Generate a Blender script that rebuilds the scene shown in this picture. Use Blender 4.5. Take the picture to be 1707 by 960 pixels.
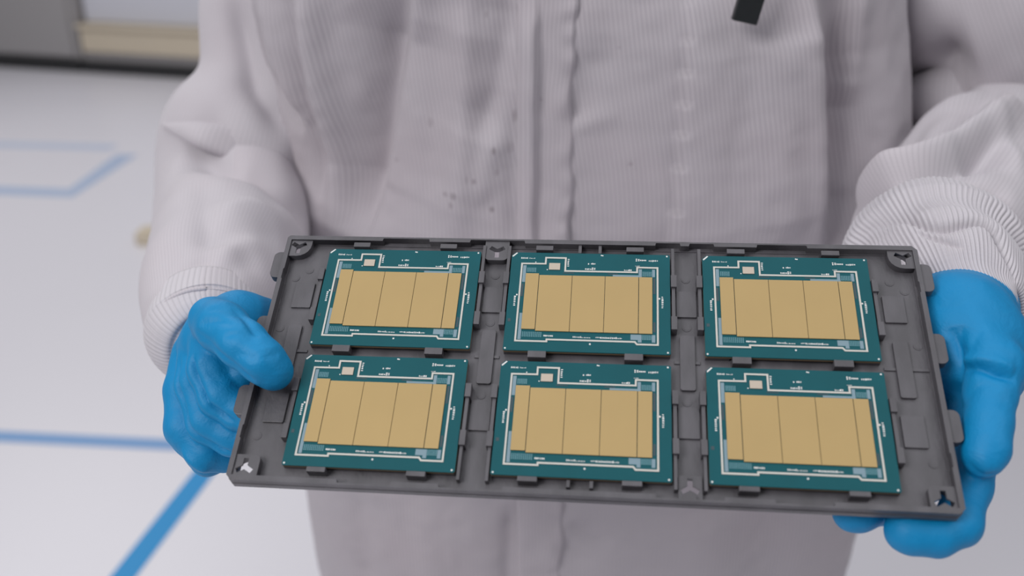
import bpy, bmesh, math, random
import numpy as np
from mathutils import Vector, Matrix

for o in list(bpy.data.objects):
    bpy.data.objects.remove(o)
SC = bpy.context.scene
COL = SC.collection
random.seed(7)
RNG = np.random.default_rng(5)

# ------------------------------------------------------------------ camera, light, exposure
FPX = 1586.0
PITCH = math.radians(24.0)
CAMZ = 1.27
cp, sp = math.cos(PITCH), math.sin(PITCH)
CAM = np.array([0.0, 0.0, CAMZ])
AX_X = np.array([1.0, 0, 0]); AX_D = np.array([0, -sp, -cp]); AX_F = np.array([0, cp, -sp])

cd = bpy.data.cameras.new('camera')
cam = bpy.data.objects.new('camera', cd)
COL.objects.link(cam)
cd.sensor_width = 36.0
cd.lens = FPX / 1707 * 36.0
cam.location = CAM.tolist()
cam.rotation_euler = (math.radians(90) - PITCH, 0, 0)
cd.clip_start = 0.02
cd.dof.use_dof = True
cd.dof.focus_distance = 0.475
cd.dof.aperture_fstop = 5.2
SC.camera = cam

w = bpy.data.worlds.new('world')
SC.world = w
w.use_nodes = True
w.node_tree.nodes['Background'].inputs[0].default_value = (0.93, 0.94, 1.0, 1)
w.node_tree.nodes['Background'].inputs[1].default_value = 0.22


def area(name, loc, target, size, sizey, power, color):
    l = bpy.data.lights.new(name, 'AREA')
    l.shape = 'RECTANGLE'; l.size = size; l.size_y = sizey; l.energy = power; l.color = color
    o = bpy.data.objects.new(name, l); COL.objects.link(o)
    o.location = loc
    o.rotation_euler = (Vector(target) - Vector(loc)).to_track_quat('-Z', 'Y').to_euler()
    return o


area('ceiling_lamp_panel', (-1.9, -1.3, 2.75), (-1.1, -0.3, 0), 1.3, 1.4, 68, (1.0, 0.985, 0.97))
area('ceiling_lamp_panel', (0.0, 0.5, 2.75), (0.0, 0.5, 0), 2.6, 2.2, 23, (0.97, 0.98, 1.0))
area('ceiling_lamp_panel', (1.9, -0.6, 2.75), (1.9, -0.6, 0), 1.2, 1.6, 18, (1.0, 0.985, 0.97))
area('ceiling_lamp_panel', (0.0, 2.6, 2.75), (0.0, 2.6, 0), 2.4, 1.2, 16, (1.0, 0.985, 0.97))
area('ceiling_lamp_panel', (-2.6, 4.2, 2.75), (-2.6, 4.2, 0), 2.0, 3.0, 46, (1.0, 0.985, 0.98))
SC.view_settings.view_transform = 'Standard'
SC.view_settings.look = 'None'
SC.view_settings.gamma = 1
SC.view_settings.use_curve_mapping = False
SC.view_settings.exposure = 0.0


# ------------------------------------------------------------------ measuring helpers
def P(u, v, d):
    """world point on the sight line of a measured spot at distance d (m) along the lens axis"""
    return CAM + d * (AX_F + AX_X * (u - 853.5) / FPX + AX_D * (v - 480) / FPX)


def proj(p):
    q = np.asarray(p) - CAM
    z = q @ AX_F
    return 853.5 + FPX * (q @ AX_X) / z, 480 + FPX * (q @ AX_D) / z, z


def G(u, v, z=0.0):
    d = AX_F + AX_X * (u - 853.5) / FPX + AX_D * (v - 480) / FPX
    s = (z - CAMZ) / d[2]
    return CAM + d * s


# tray frame: fitted from the twelve package edges (mm in tray, metres in world)
TR = np.array([[0.9933052342329184, 0.08149582063531742, -0.0818727235681292],
               [0.022728591457818543, -0.8327565443546148, -0.5531726213081268],
               [-0.11326130308199135, 0.5476084084941876, -0.8290337195618962]])
TT = np.array([34.26386099299761, 32.45432063954964, 442.8630948086831]) * 0.001
CW = np.stack([AX_X, AX_D, AX_F], 1)          # lens axes -> world
TW = CW @ TR
TO = CAM + CW @ TT
TRAY_M = Matrix([[*TW[0], TO[0]], [*TW[1], TO[1]], [*TW[2], TO[2]], [0, 0, 0, 1]])
ROWP = 62.446


def T(x, y, z):
    """tray millimetres -> world"""
    return TO + TW @ (np.array([x, y, z]) * 0.001)


def Q(u, v, off):
    """world point on the sight line of a measured spot, off mm above the tray plane"""
    d = AX_F + AX_X * (u - 853.5) / FPX + AX_D * (v - 480) / FPX
    n = TW[:, 2]
    s = (off * 0.001 - (CAM - TO) @ n) / (d @ n)
    return CAM + d * s


# ------------------------------------------------------------------ object helpers
def tag(o, label=None, cat=None, group=None, kind=None):
    if label: o['label'] = label
    if cat: o['category'] = cat
    if group: o['group'] = group
    if kind: o['kind'] = kind
    return o


def link(name, me, mat, parent=None, smooth=False):
    o = bpy.data.objects.new(name, me)
    COL.objects.link(o)
    if mat:
        for m in (mat if isinstance(mat, (list, tuple)) else [mat]):
            me.materials.append(m)
    if smooth:
        me.polygons.foreach_set('use_smooth', [True] * len(me.polygons))
    if parent: o.parent = parent
    return o


def empty(name, M=None):
    o = bpy.data.objects.new(name, None)
    COL.objects.link(o)
    o.empty_display_size = 0.02
    if M is not None: o.matrix_world = M
    return o


def mesh_np(name, V, F, mat, parent=None, smooth=True, uv=None, origin=None):
    V = np.asarray(V, float)
    if origin is not None: V = V - np.asarray(origin)
    me = bpy.data.meshes.new(name)
    F = np.asarray(F)
    me.vertices.add(len(V)); me.vertices.foreach_set('co', V.astype(np.float32).ravel())
    k = F.shape[1]
    me.loops.add(F.size); me.loops.foreach_set('vertex_index', F.astype(np.int32).ravel())
    me.polygons.add(len(F))
    me.polygons.foreach_set('loop_start', np.arange(0, F.size, k, dtype=np.int32))
    me.update(calc_edges=True)
    if uv is not None:
        l = me.uv_layers.new(name='UVMap')
        l.data.foreach_set('uv', np.asarray(uv, np.float32).ravel())
    me.validate()
    o = link(name, me, mat, parent, smooth)
    if origin is not None: o.location = origin
    return o


class MB:
    """collects solids (mm or m) into one bmesh"""
    def __init__(s, k=0.001): s.bm = bmesh.new(); s.k = k

    def box(s, x0, x1, y0, y1, z0, z1, bev=0.0, mi=0, M=None):
        b = bmesh.new()
        r = bmesh.ops.create_cube(b, size=1)
        for v in b.verts:
            v.co = Vector(((x0 + x1) / 2 + v.co.x * (x1 - x0), (y0 + y1) / 2 + v.co.y * (y1 - y0), (z0 + z1) / 2 + v.co.z * (z1 - z0)))
        if bev: bmesh.ops.bevel(b, geom=b.edges[:], offset=bev, segments=2, affect='EDGES', profile=.6)
        s._add(b, mi, M)
        return s

    def prism(s, pts, z0, z1, bev=0.0, mi=0, M=None):
        b = bmesh.new()
        vs = [b.verts.new((p[0], p[1], z0)) for p in pts]
        f = b.faces.new(vs)
        if f.normal.z > 0: pass
        r = bmesh.ops.extrude_face_region(b, geom=[f])
        for v in [g for g in r['geom'] if isinstance(g, bmesh.types.BMVert)]: v.co.z = z1
        bmesh.ops.recalc_face_normals(b, faces=b.faces[:])
        if bev:
            es = [e for e in b.edges if all(abs(v.co.z - z1) < 1e-6 for v in e.verts)]
            bmesh.ops.bevel(b, geom=es, offset=bev, segments=2, affect='EDGES', profile=.6)
        s._add(b, mi, M)
        return s

    def cyl(s, x, y, z0, z1, r, n=20, mi=0):
        return s.prism([(x + r * math.cos(2 * math.pi * i / n), y + r * math.sin(2 * math.pi * i / n)) for i in range(n)], z0, z1, 0, mi)

    def _add(s, b, mi, M):
        for f in b.faces: f.material_index = mi
        me = bpy.data.meshes.new('t'); b.to_mesh(me); b.free()
        if M is not None: me.transform(M)
        s.bm.from_mesh(me); bpy.data.meshes.remove(me)

    def build(s, name, mat, parent=None, smooth=False):
        for v in s.bm.verts: v.co *= s.k
        me = bpy.data.meshes.new(name); s.bm.to_mesh(me); s.bm.free()
        return link(name, me, mat, parent, smooth)


def rrect(x0, x1, y0, y1, r, n=5):
    """rounded rectangle; r = (bl, br, tr, tl) or one value"""
    if not isinstance(r, (tuple, list)): r = (r,) * 4
    out = []
    for (cx, cy, a, rr) in ((x0, y0, 180, r[0]), (x1, y0, 270, r[1]), (x1, y1, 0, r[2]), (x0, y1, 90, r[3])):
        if rr <= 0: out.append((cx, cy)); continue
        ox = cx + rr * (1 if cx == x0 else -1); oy = cy + rr * (1 if cy == y0 else -1)
        for i in range(n + 1):
            t = math.radians(a + 90 * i / n)
            out.append((ox + rr * math.cos(t), oy + rr * math.sin(t)))
    return out


def holed(outer, holes, z0, z1):
    """plate with through holes -> mesh (mm)"""
    cu = bpy.data.curves.new('c', 'CURVE'); cu.dimensions = '2D'; cu.fill_mode = 'BOTH'
    for poly in [outer] + holes:
        sp_ = cu.splines.new('POLY'); sp_.points.add(len(poly) - 1)
        for i, p in enumerate(poly): sp_.points[i].co = (p[0], p[1], 0, 1)
        sp_.use_cyclic_u = True
    cu.extrude = (z1 - z0) / 2
    o = bpy.data.objects.new('c', cu); COL.objects.link(o)
    dg = bpy.context.evaluated_depsgraph_get()
    me = bpy.data.meshes.new_from_object(o.evaluated_get(dg))
    bpy.data.objects.remove(o); bpy.data.curves.remove(cu)
    me.transform(Matrix.Translation((0, 0, (z0 + z1) / 2)))
    return me


# ------------------------------------------------------------------ materials
def srgb(r, g, b):
    f = lambda c: (c / 255 / 12.92) if c / 255 <= 0.04045 else ((c / 255 + 0.055) / 1.055) ** 2.4
    return (f(r), f(g), f(b), 1)


def mat(name, col, rough=0.5, metal=0.0, noise=0.0, nscale=40, bump=0.0, bscale=200, spec=0.5, stretch=(1, 1, 1)):
    m = bpy.data.materials.new(name); m.use_nodes = True
    nt = m.node_tree; b = nt.nodes['Principled BSDF']
    b.inputs['Base Color'].default_value = col
    b.inputs['Roughness'].default_value = rough
    b.inputs['Metallic'].default_value = metal
    b.inputs['Specular IOR Level'].default_value = spec
    tc = nt.nodes.new('ShaderNodeTexCoord')
    mp = nt.nodes.new('ShaderNodeMapping'); mp.inputs['Scale'].default_value = stretch
    nt.links.new(tc.outputs['Object'], mp.inputs[0])
    if noise:
        n = nt.nodes.new('ShaderNodeTexNoise'); n.inputs['Scale'].default_value = nscale; n.inputs['Detail'].default_value = 6
        nt.links.new(mp.outputs[0], n.inputs['Vector'])
        r = nt.nodes.new('ShaderNodeMapRange'); r.inputs[1].default_value = .3; r.inputs[2].default_value = .7
        r.inputs[3].default_value = 1 - noise; r.inputs[4].default_value = 1 + noise
        nt.links.new(n.outputs[0], r.inputs[0])
        mx = nt.nodes.new('ShaderNodeVectorMath'); mx.operation = 'SCALE'
        mx.inputs[0].default_value = col[:3]
        nt.links.new(r.outputs[0], mx.inputs['Scale'])
        nt.links.new(mx.outputs[0], b.inputs['Base Color'])
    if bump:
        n = nt.nodes.new('ShaderNodeTexNoise'); n.inputs['Scale'].default_value = bscale; n.inputs['Detail'].default_value = 4
        nt.links.new(mp.outputs[0], n.inputs['Vector'])
        bp = nt.nodes.new('ShaderNodeBump'); bp.inputs['Strength'].default_value = bump; bp.inputs['Distance'].default_value = 0.001
        nt.links.new(n.outputs[0], bp.inputs['Height'])
        nt.links.new(bp.outputs[0], b.inputs['Normal'])
    return m


M_TRAY = mat('tray_plastic', srgb(76, 74, 79), .42, 0, .22, 90, .25, 500, .5, (1, .45, 1))
M_PCB = mat('green_substrate', srgb(0, 76, 84), .5, 0, .06, 60, spec=.22)
M_PCBEDGE = mat('laminate_edge', srgb(122, 104, 82), .6)
M_WHITE = mat('silver_print', srgb(208, 207, 206), .45)
M_TRACE = mat('solder_ring', srgb(186, 183, 177), .4)
M_GOLD = mat('gold_die', srgb(166, 141, 94), .5, .3, .02, 40, .03, 300)
M_SMALLDIE = mat('pale_die', srgb(176, 164, 150), .4, .2)
M_STRIP = mat('grey_blue_strip', srgb(112, 136, 148), .5)
M_GRID = mat('pad_dots', srgb(92, 138, 148), .5)
M_INK = mat('dark_ink', srgb(40, 62, 70), .5)
M_FLOOR = mat('floor_vinyl', srgb(219, 217, 224), .35, 0, .015, .7, 0)
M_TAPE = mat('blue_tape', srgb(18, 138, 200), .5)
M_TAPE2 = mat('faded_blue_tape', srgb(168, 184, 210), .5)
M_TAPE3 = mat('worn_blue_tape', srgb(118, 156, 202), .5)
M_BLACK = mat('black_plastic', srgb(24, 27, 29), .4, 0, .1, 200)
M_WALL = mat('wall_paint', srgb(196, 196, 202), .6)
M_CABG = mat('grey_enamel', srgb(158, 155, 156), .5)
M_CABB = mat('beige_laminate', srgb(202, 190, 170), .5)
M_CABW = mat('white_enamel', srgb(205, 206, 216), .4)
M_SKIN = mat('skin', srgb(196, 150, 125), .5)
M_KICK = mat('black_kick', srgb(36, 36, 38), .6)


def fabric(name, col, line, pitch, ribs=.16, stains=None, bump=.12):
    m = bpy.data.materials.new(name); m.use_nodes = True
    nt = m.node_tree; L = nt.links; b = nt.nodes['Principled BSDF']
    b.inputs['Roughness'].default_value = .75
    b.inputs['Specular IOR Level'].default_value = .25
    try:
        b.inputs['Sheen Weight'].default_value = .15
    except Exception: pass
    uv = nt.nodes.new('ShaderNodeUVMap')
    sx = nt.nodes.new('ShaderNodeSeparateXYZ'); L.new(uv.outputs[0], sx.inputs[0])

    def M(op, a, bb=None, c=None):
        n = nt.nodes.new('ShaderNodeMath'); n.operation = op
        for i, x in enumerate((a, bb, c)):
            if x is None: continue
            if isinstance(x, (int, float)): n.inputs[i].default_value = x
            else: L.new(x, n.inputs[i])
        return n.outputs[0]
    ph = M('FRACT', M('DIVIDE', sx.outputs[0], pitch))
    tri = M('ABSOLUTE', M('SUBTRACT', ph, .5))                    # 0 mid .. .5 at thread
    thr = M('SMOOTH_MIN', 1.0, M('MAXIMUM', M('MULTIPLY', M('SUBTRACT', tri, .28), 4.5), 0.0), .1)
    ph2 = M('FRACT', M('DIVIDE', sx.outputs[1], pitch * .5))
    tri2 = M('MULTIPLY', M('ABSOLUTE', M('SUBTRACT', ph2, .5)), .25)
    n = nt.nodes.new('ShaderNodeTexNoise'); n.inputs['Scale'].default_value = 60; n.inputs['Detail'].default_value = 5
    L.new(uv.outputs[0], n.inputs['Vector'])
    var = M('MULTIPLY', thr, M('MULTIPLY_ADD', n.outputs[0], .9, .45))
    fac = M('MULTIPLY', M('ADD', var, tri2), ribs)
    mx = nt.nodes.new('ShaderNodeMix'); mx.data_type = 'RGBA'
    mx.inputs['A'].default_value = col; mx.inputs['B'].default_value = line
    L.new(fac, mx.inputs['Factor'])
    out = mx.outputs['Result']
    # soft tint variation of the cloth
    n2 = nt.nodes.new('ShaderNodeTexNoise'); n2.inputs['Scale'].default_value = 9; n2.inputs['Detail'].default_value = 3
    L.new(uv.outputs[0], n2.inputs['Vector'])
    r2 = nt.nodes.new('ShaderNodeMapRange'); r2.inputs[1].default_value = .42; r2.inputs[2].default_value = .72
    r2.inputs[3].default_value = 0; r2.inputs[4].default_value = .10
    L.new(n2.outputs[0], r2.inputs[0])
    m2 = nt.nodes.new('ShaderNodeMix'); m2.data_type = 'RGBA'
    m2.inputs['B'].default_value = srgb(176, 150, 156)
    L.new(out, m2.inputs['A']); L.new(r2.outputs[0], m2.inputs['Factor'])
    out = m2.outputs['Result']
    if stains:
        tc = nt.nodes.new('ShaderNodeTexCoord')
        acc = None
        nz = nt.nodes.new('ShaderNodeTexNoise'); nz.inputs['Scale'].default_value = 220; nz.inputs['Detail'].default_value = 3
        L.new(tc.outputs['Object'], nz.inputs['Vector'])
        for (x, z, rx, rz, k) in stains:
            s3 = nt.nodes.new('ShaderNodeSeparateXYZ'); L.new(tc.outputs['Object'], s3.inputs[0])
            dx = M('DIVIDE', M('SUBTRACT', s3.outputs[0], x), rx)
            dz = M('DIVIDE', M('SUBTRACT', s3.outputs[2], z), rz)
            d = M('ADD', M('MULTIPLY', dx, dx), M('MULTIPLY', dz, dz))
            e = M('MULTIPLY', M('MAXIMUM', M('SUBTRACT', M('MULTIPLY_ADD', nz.outputs[0], .8, .6), d), 0.0), k * .42)
            acc = e if acc is None else M('ADD', acc, e)
        m3 = nt.nodes.new('ShaderNodeMix'); m3.data_type = 'RGBA'
        m3.inputs['B'].default_value = srgb(78, 66, 68)
        L.new(out, m3.inputs['A']); L.new(M('MINIMUM', acc, .8), m3.inputs['Factor'])
        out = m3.outputs['Result']
    L.new(out, b.inputs['Base Color'])
    bp = nt.nodes.new('ShaderNodeBump'); bp.inputs['Strength'].default_value = bump; bp.inputs['Distance'].default_value = .0004
    bp.invert = True
    L.new(thr, bp.inputs['Height']); L.new(bp.outputs[0], b.inputs['Normal'])
    return m


def glove_mat():
    m = mat('blue_nitrile', srgb(0, 124, 178), .55, 0, .05, 25, 0, 300, .32)
    nt = m.node_tree; b = nt.nodes['Principled BSDF']
    tc = nt.nodes.new('ShaderNodeTexCoord')
    n = nt.nodes.new('ShaderNodeTexNoise'); n.inputs['Scale'].default_value = 75; n.inputs['Detail'].default_value = 3; n.inputs['Distortion'].default_value = 1.6
    n2 = nt.nodes.new('ShaderNodeTexNoise'); n2.inputs['Scale'].default_value = 900
    nt.links.new(tc.outputs['Object'], n.inputs['Vector']); nt.links.new(tc.outputs['Object'], n2.inputs['Vector'])
    b1 = nt.nodes.new('ShaderNodeBump'); b1.inputs['Strength'].default_value = .16; b1.inputs['Distance'].default_value = .004
    b2 = nt.nodes.new('ShaderNodeBump'); b2.inputs['Strength'].default_value = .25; b2.inputs['Distance'].default_value = .0006
    nt.links.new(n.outputs[0], b1.inputs['Height']); nt.links.new(n2.outputs[0], b2.inputs['Height'])
    nt.links.new(b1.outputs[0], b2.inputs['Normal']); nt.links.new(b2.outputs[0], b.inputs['Normal'])
    return m


M_GLOVE = glove_mat()
WHT = srgb(174, 168, 174)
LINE = srgb(118, 114, 124)


def stain(u, v, w_, h_, k):
    p = P(u, v, .635)
    return (p[0], p[2], w_ * .0004, h_ * .0004, k)


M_GOWN = fabric('gown_cloth', WHT, LINE, .0028, .42, [
    stain(858, 205, 6, 14, .8), stain(822, 267, 5, 9, 1.0), stain(850, 264, 9, 14, .35), stain(827, 311, 5, 8, .6),
    stain(787, 328, 5, 6, .9), stain(774, 325, 4, 10, .4), stain(735, 358, 6, 6, .6), stain(750, 358, 8, 9, .8),
    stain(745, 378, 5, 8, .7), stain(818, 386, 6, 7, 1.0), stain(711, 226, 7, 10, .45), stain(645, 307, 6, 6, .4),
    stain(811, 22, 4, 7, .5), stain(903, 173, 3, 5, .6), stain(1060, 296, 5, 5, .7), stain(1033, 80, 6, 4, .3), stain(838, 300, 22, 9, .12)])
M_SLEEVE = fabric('sleeve_cloth', srgb(184, 179, 185), LINE, .0028, .25)
M_CUFF = fabric('knit_cloth', srgb(188, 184, 190), srgb(100, 96, 100), .0028, .25, bump=.1)

# ------------------------------------------------------------------ the setting
mb = MB(1); mb.box(-9, 9, -4, 12, -.05, 0); tag(mb.build('floor', M_FLOOR), kind='structure')
pl = G(0, 112); pr = G(336, 134)
dirx = (pr - pl); dirx[2] = 0; wdir = dirx / np.linalg.norm(dirx)
wn = np.array([-wdir[1], wdir[0], 0])          # pointing away from the lens
W0 = pl


def wall_frame(name):
    M = Matrix([[wdir[0], wn[0], 0, W0[0]], [wdir[1], wn[1], 0, W0[1]], [0, 0, 1, 0], [0, 0, 0, 1]])
    return empty(name, M)


def along(u, v):
    return (G(u, v) - W0) @ wdir


def mk_struct_box(name, x0, x1, y0, y1, z0, z1, m):
    mb = MB(1); mb.box(x0, x1, y0, y1, z0, z1)
    o = mb.build(name, m)
    o.matrix_world = Matrix([[wdir[0], wn[0], 0, W0[0]], [wdir[1], wn[1], 0, W0[1]], [0, 0, 1, 0], [0, 0, 0, 1]])
    return tag(o, kind='structure')


mk_struct_box('wall_back', -5, 11, .75, .85, 0, 3, M_WALL)
xa = along(140, 121); xb = xa + 1.4
# grey cabinet run at the far left
c = wall_frame('storage_cabinet')
tag(c, 'wide grey storage cabinet against the far wall, dark base, left edge of view', 'cabinet')
mb = MB(1); mb.box(-1.6, xa - .02, .03, .7, .075, 1.1, .01); mb.build('body', M_CABG, c)
mb = MB(1); mb.box(-1.6, xa - .02, .0, .6, 0, .08); mb.build('plinth', M_KICK, c)
for i in range(2):
    x0 = -1.58 + i * (xa + 1.56) / 2; x1 = x0 + (xa + 1.52) / 2 - .02
    mb = MB(1); mb.box(x0, x1, .005, .03, .10, 1.06, .005); d = mb.build('door', M_CABG, c)
    mb = MB(1); mb.box(x1 - .05, x1 - .03, -.02, .005, .6, .8, .004); mb.build('handle', M_CABW, d)
c = wall_frame('bench_cabinet')
tag(c, 'low beige fronted bench cabinet with white top beside the gown sleeve', 'cabinet')
mb = MB(1); mb.box(xa, xb + 1.6, .03, .7, .075, .30, .008); mb.build('body', M_CABG, c)
mb = MB(1); mb.box(xa, xb + 1.6, .0, .6, 0, .08); mb.build('plinth', M_KICK, c)
mb = MB(1); mb.box(xa, xb + 1.6, -.01, .72, .29, .315, .006); mb.build('worktop', M_CABB, c)
mb = MB(1); mb.box(xa, xb + 1.6, .1, .7, .315, 1.2, .02); mb.build('upper_panel', M_CABW, c)
for i in range(3):
    x0 = xa + .02 + i * 1.0
    mb = MB(1); mb.box(x0, x0 + .96, .005, .03, .14, .285, .005); mb.build('door', M_CABB, c)


def tape(pts, wid, m, label, name='floor_tape'):
    bm = bmesh.new()
    pts = [np.array(p) for p in pts]
    n = len(pts); L_, R_ = [], []
    for i, p in enumerate(pts):
        t = pts[min(i + 1, n - 1)] - pts[max(i - 1, 0)]; t[2] = 0; t /= np.linalg.norm(t)
        s = np.array([-t[1], t[0], 0]) * wid / 2
        if 0 < i < n - 1:
            a = pts[i] - pts[i - 1]; a /= np.linalg.norm(a)
            s = s / max(.5, abs(a @ t))
        L_.append(p + s); R_.append(p - s)
    for z in (0.0, .0006):
        pass
    lo = [[bm.verts.new((q[0], q[1], z)) for q in S] for S in (L_, R_) for z in (0.0003, .0012)]
    l0, l1, r0, r1 = lo
    for i in range(n - 1):
        for a, b in ((l1, r1), (r1, r0), (l0, l1), (r0, l0)):
            bm.faces.new((a[i], a[i + 1], b[i + 1], b[i]))
    bm.faces.new((l0[0], l1[0], r1[0], r0[0])); bm.faces.new((l0[-1], r0[-1], r1[-1], l1[-1]))
    bmesh.ops.recalc_face_normals(bm, faces=bm.faces[:])
    me = bpy.data.meshes.new(name); bm.to_mesh(me); bm.free()
    return tag(link(name, me, m), label, 'tape')


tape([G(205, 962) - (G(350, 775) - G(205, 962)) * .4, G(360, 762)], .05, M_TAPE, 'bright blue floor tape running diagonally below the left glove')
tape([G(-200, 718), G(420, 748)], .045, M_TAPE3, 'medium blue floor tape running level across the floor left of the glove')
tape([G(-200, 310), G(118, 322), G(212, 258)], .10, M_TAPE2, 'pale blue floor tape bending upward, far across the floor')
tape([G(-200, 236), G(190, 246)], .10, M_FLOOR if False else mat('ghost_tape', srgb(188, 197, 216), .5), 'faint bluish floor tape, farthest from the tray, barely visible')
# small beige block on the floor behind the elbow
g = G(258, 402)
mb = MB(1); mb.prism(rrect(-.055, .055, -.05, .05, .015), 0, .045, .006)
mb.box(-.03, .03, -.03, .03, .045, .052, .002)
o = mb.build('floor_block', M_CABB); o.location = g
tag(o, 'small low beige block on the white floor beside the left sleeve elbow', 'block')

# ------------------------------------------------------------------ the tray
FZ, BZ = -4.6, -6.4       # tray floor top, underside


def yhole(cx, cy, up):
    s = 1 if up else -1
    a = []                                     # three arms, 2.3 wide; 'up' = fork towards +y
    hw, L1, L2 = 1.15, 4.2, 4.0
    dirs = [(-.86 * 1, .5 * s), (0, -1.0 * s), (.86, .5 * s)]
    out = []
    dirs.sort(key=lambda d: math.atan2(d[1], d[0]))
    for i, d in enumerate(dirs):
        nx, ny = -d[1], d[0]
        L_ = L2 if abs(d[0]) < .1 else L1
        out += [(cx + d[0] * L_ - nx * hw, cy + d[1] * L_ - ny * hw), (cx + d[0] * L_ + nx * hw, cy + d[1] * L_ + ny * hw)]
        e = dirs[(i + 1) % 3]
        bx, by = d[0] + e[0], d[1] + e[1]; bl = math.hypot(bx, by)
        out.append((cx + bx / bl * hw / .866, cy + by / bl * hw / .866))
    return out


holes_c = [(-150.9, 61.0, True), (-47.1, 60.6, True), (150.6, 61.0, True), (-150.4, -60.8, False), (46.9, -60.4, False), (150.2, -61.4, False)]
tray = empty('chip_tray', TRAY_M)
tag(tray, 'dark grey plastic component tray with six pockets, held level by two blue gloves', 'tray')
# body: floor plate, rim, blocks, tabs
bm = bmesh.new()


def addme(me):
    bm.from_mesh(me); bpy.data.meshes.remove(me)


ch = 2.4
outer = [(-157.7, -67.6 + ch), (-157.7 + ch, -67.6), (157.7 - ch, -67.6), (157.7, -67.6 + ch), (157.7, 67.6 - ch), (157.7 - ch, 67.6), (-157.7 + 1.2, 67.6), (-157.7, 67.6 - 1.2)]
inner = [(-155.5, -65.4), (155.5, -65.4), (155.5, 65.4), (-155.5, 65.4)]
def well(cx, cy, up):
    return [(cx + 4.6 * math.cos(2 * math.pi * i / 28), cy + 4.6 * math.sin(2 * math.pi * i / 28)) for i in range(28)]


addme(holed(outer, [well(*h) for h in holes_c], BZ, FZ))


def off_poly(poly, d):      # shrink towards origin box-wise
    return [(x - math.copysign(d, x), y - math.copysign(d, y)) for x, y in poly]


rim_in = [(-155.4, -66.0), (155.4, -66.0), (155.4, 66.0), (-155.4, 66.0)]
# rim with inner steps (long sides are thinner at the recesses)
recs = [(-107, -82.3), (-61.5, -33.1), (32.1, 44.6), (48.7, 61.1), (81.6, 106)]


def rim_edge(sign):
    pts = [(-155.4, 65.1)]
    for a, b in recs: pts += [(a, 65.1), (a + .4, 66.7), (b - .4, 66.7), (b, 65.1)]
    pts.append((155.4, 65.1))
    return [(x, y * sign) for x, y in pts]


recsb = recs


def side_edge(sx):
    return [(sx * 155.4, 47), (sx * 155.9, 46.6), (sx * 155.9, 41), (sx * 155.4, 40.6), (sx * 155.4, -40.6), (sx * 155.9, -41), (sx * 155.9, -47), (sx * 155.4, -47.4)]


hole_poly = rim_edge(1) + side_edge(1) + rim_edge(-1)[::-1] + side_edge(-1)[::-1]
addme(holed(outer, [hole_poly], FZ, .2))
# lower flange along the long sides: second step of the outer wall
addme(holed([(x * 1.0016, y * 1.004) for x, y in outer], [off_poly(outer, 3)], BZ - .9, BZ + 2.2))
me = bpy.data.meshes.new('frame'); bm.to_mesh(me); bm.free(); me.transform(Matrix.Scale(.001, 4))
frame = link('frame', me, M_TRAY, tray)


def cblock(outl, h, z1):
    # thin top plate with the three-armed opening over a hollow well
    b = bmesh.new()
    for me_ in (holed(outl, [yhole(*h)], z1 - 1.0, z1), holed(outl, [well(*h)], FZ, z1 - 1.0)):
        b.from_mesh(me_); bpy.data.meshes.remove(me_)
    me = bpy.data.meshes.new('corner_block'); b.to_mesh(me); b.free(); me.transform(Matrix.Scale(.001, 4))
    return link('corner_block', me, M_TRAY, tray)


cblock(rrect(-156.3, -144.2, 55.3, 66.3, (0, 7, 0, 0)), holes_c[0], -.7)
cblock(rrect(-53.4, -41.1, 55.0, 66.8, (3, 3, 0, 0)), holes_c[1], -.7)
cblock(rrect(143.6, 156.3, 54.8, 66.3, (7, 0, 0, 0)), holes_c[2], -.7)
cblock(rrect(-156.3, -144.0, -66.3, -55.0, (0, 0, 2.5, 0)), holes_c[3], -.7)
cblock(rrect(41.9, 52.0, -65.8, -55.2, 0), holes_c[4], -2.4)
cblock(rrect(144.4, 156.3, -66.3, -55.4, (0, 0, 0, 2.5)), holes_c[5], -.9)
# side tabs
for sx in (-1, 1):
    for y0, y1 in ((42.4, 58.2), (3.6, 19.2), (-35.0, -19.4)):
        mb = MB()
        r = (3, 0, 0, 3) if sx < 0 else (0, 3, 3, 0)
        x0, x1 = sorted((sx * 157.0, sx * 163.2))
        mb.prism(rrect(x0, x1, y0, y1, r), -6, -1.6, .3)
        mb.build('side_tab', M_TRAY, tray)
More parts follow.
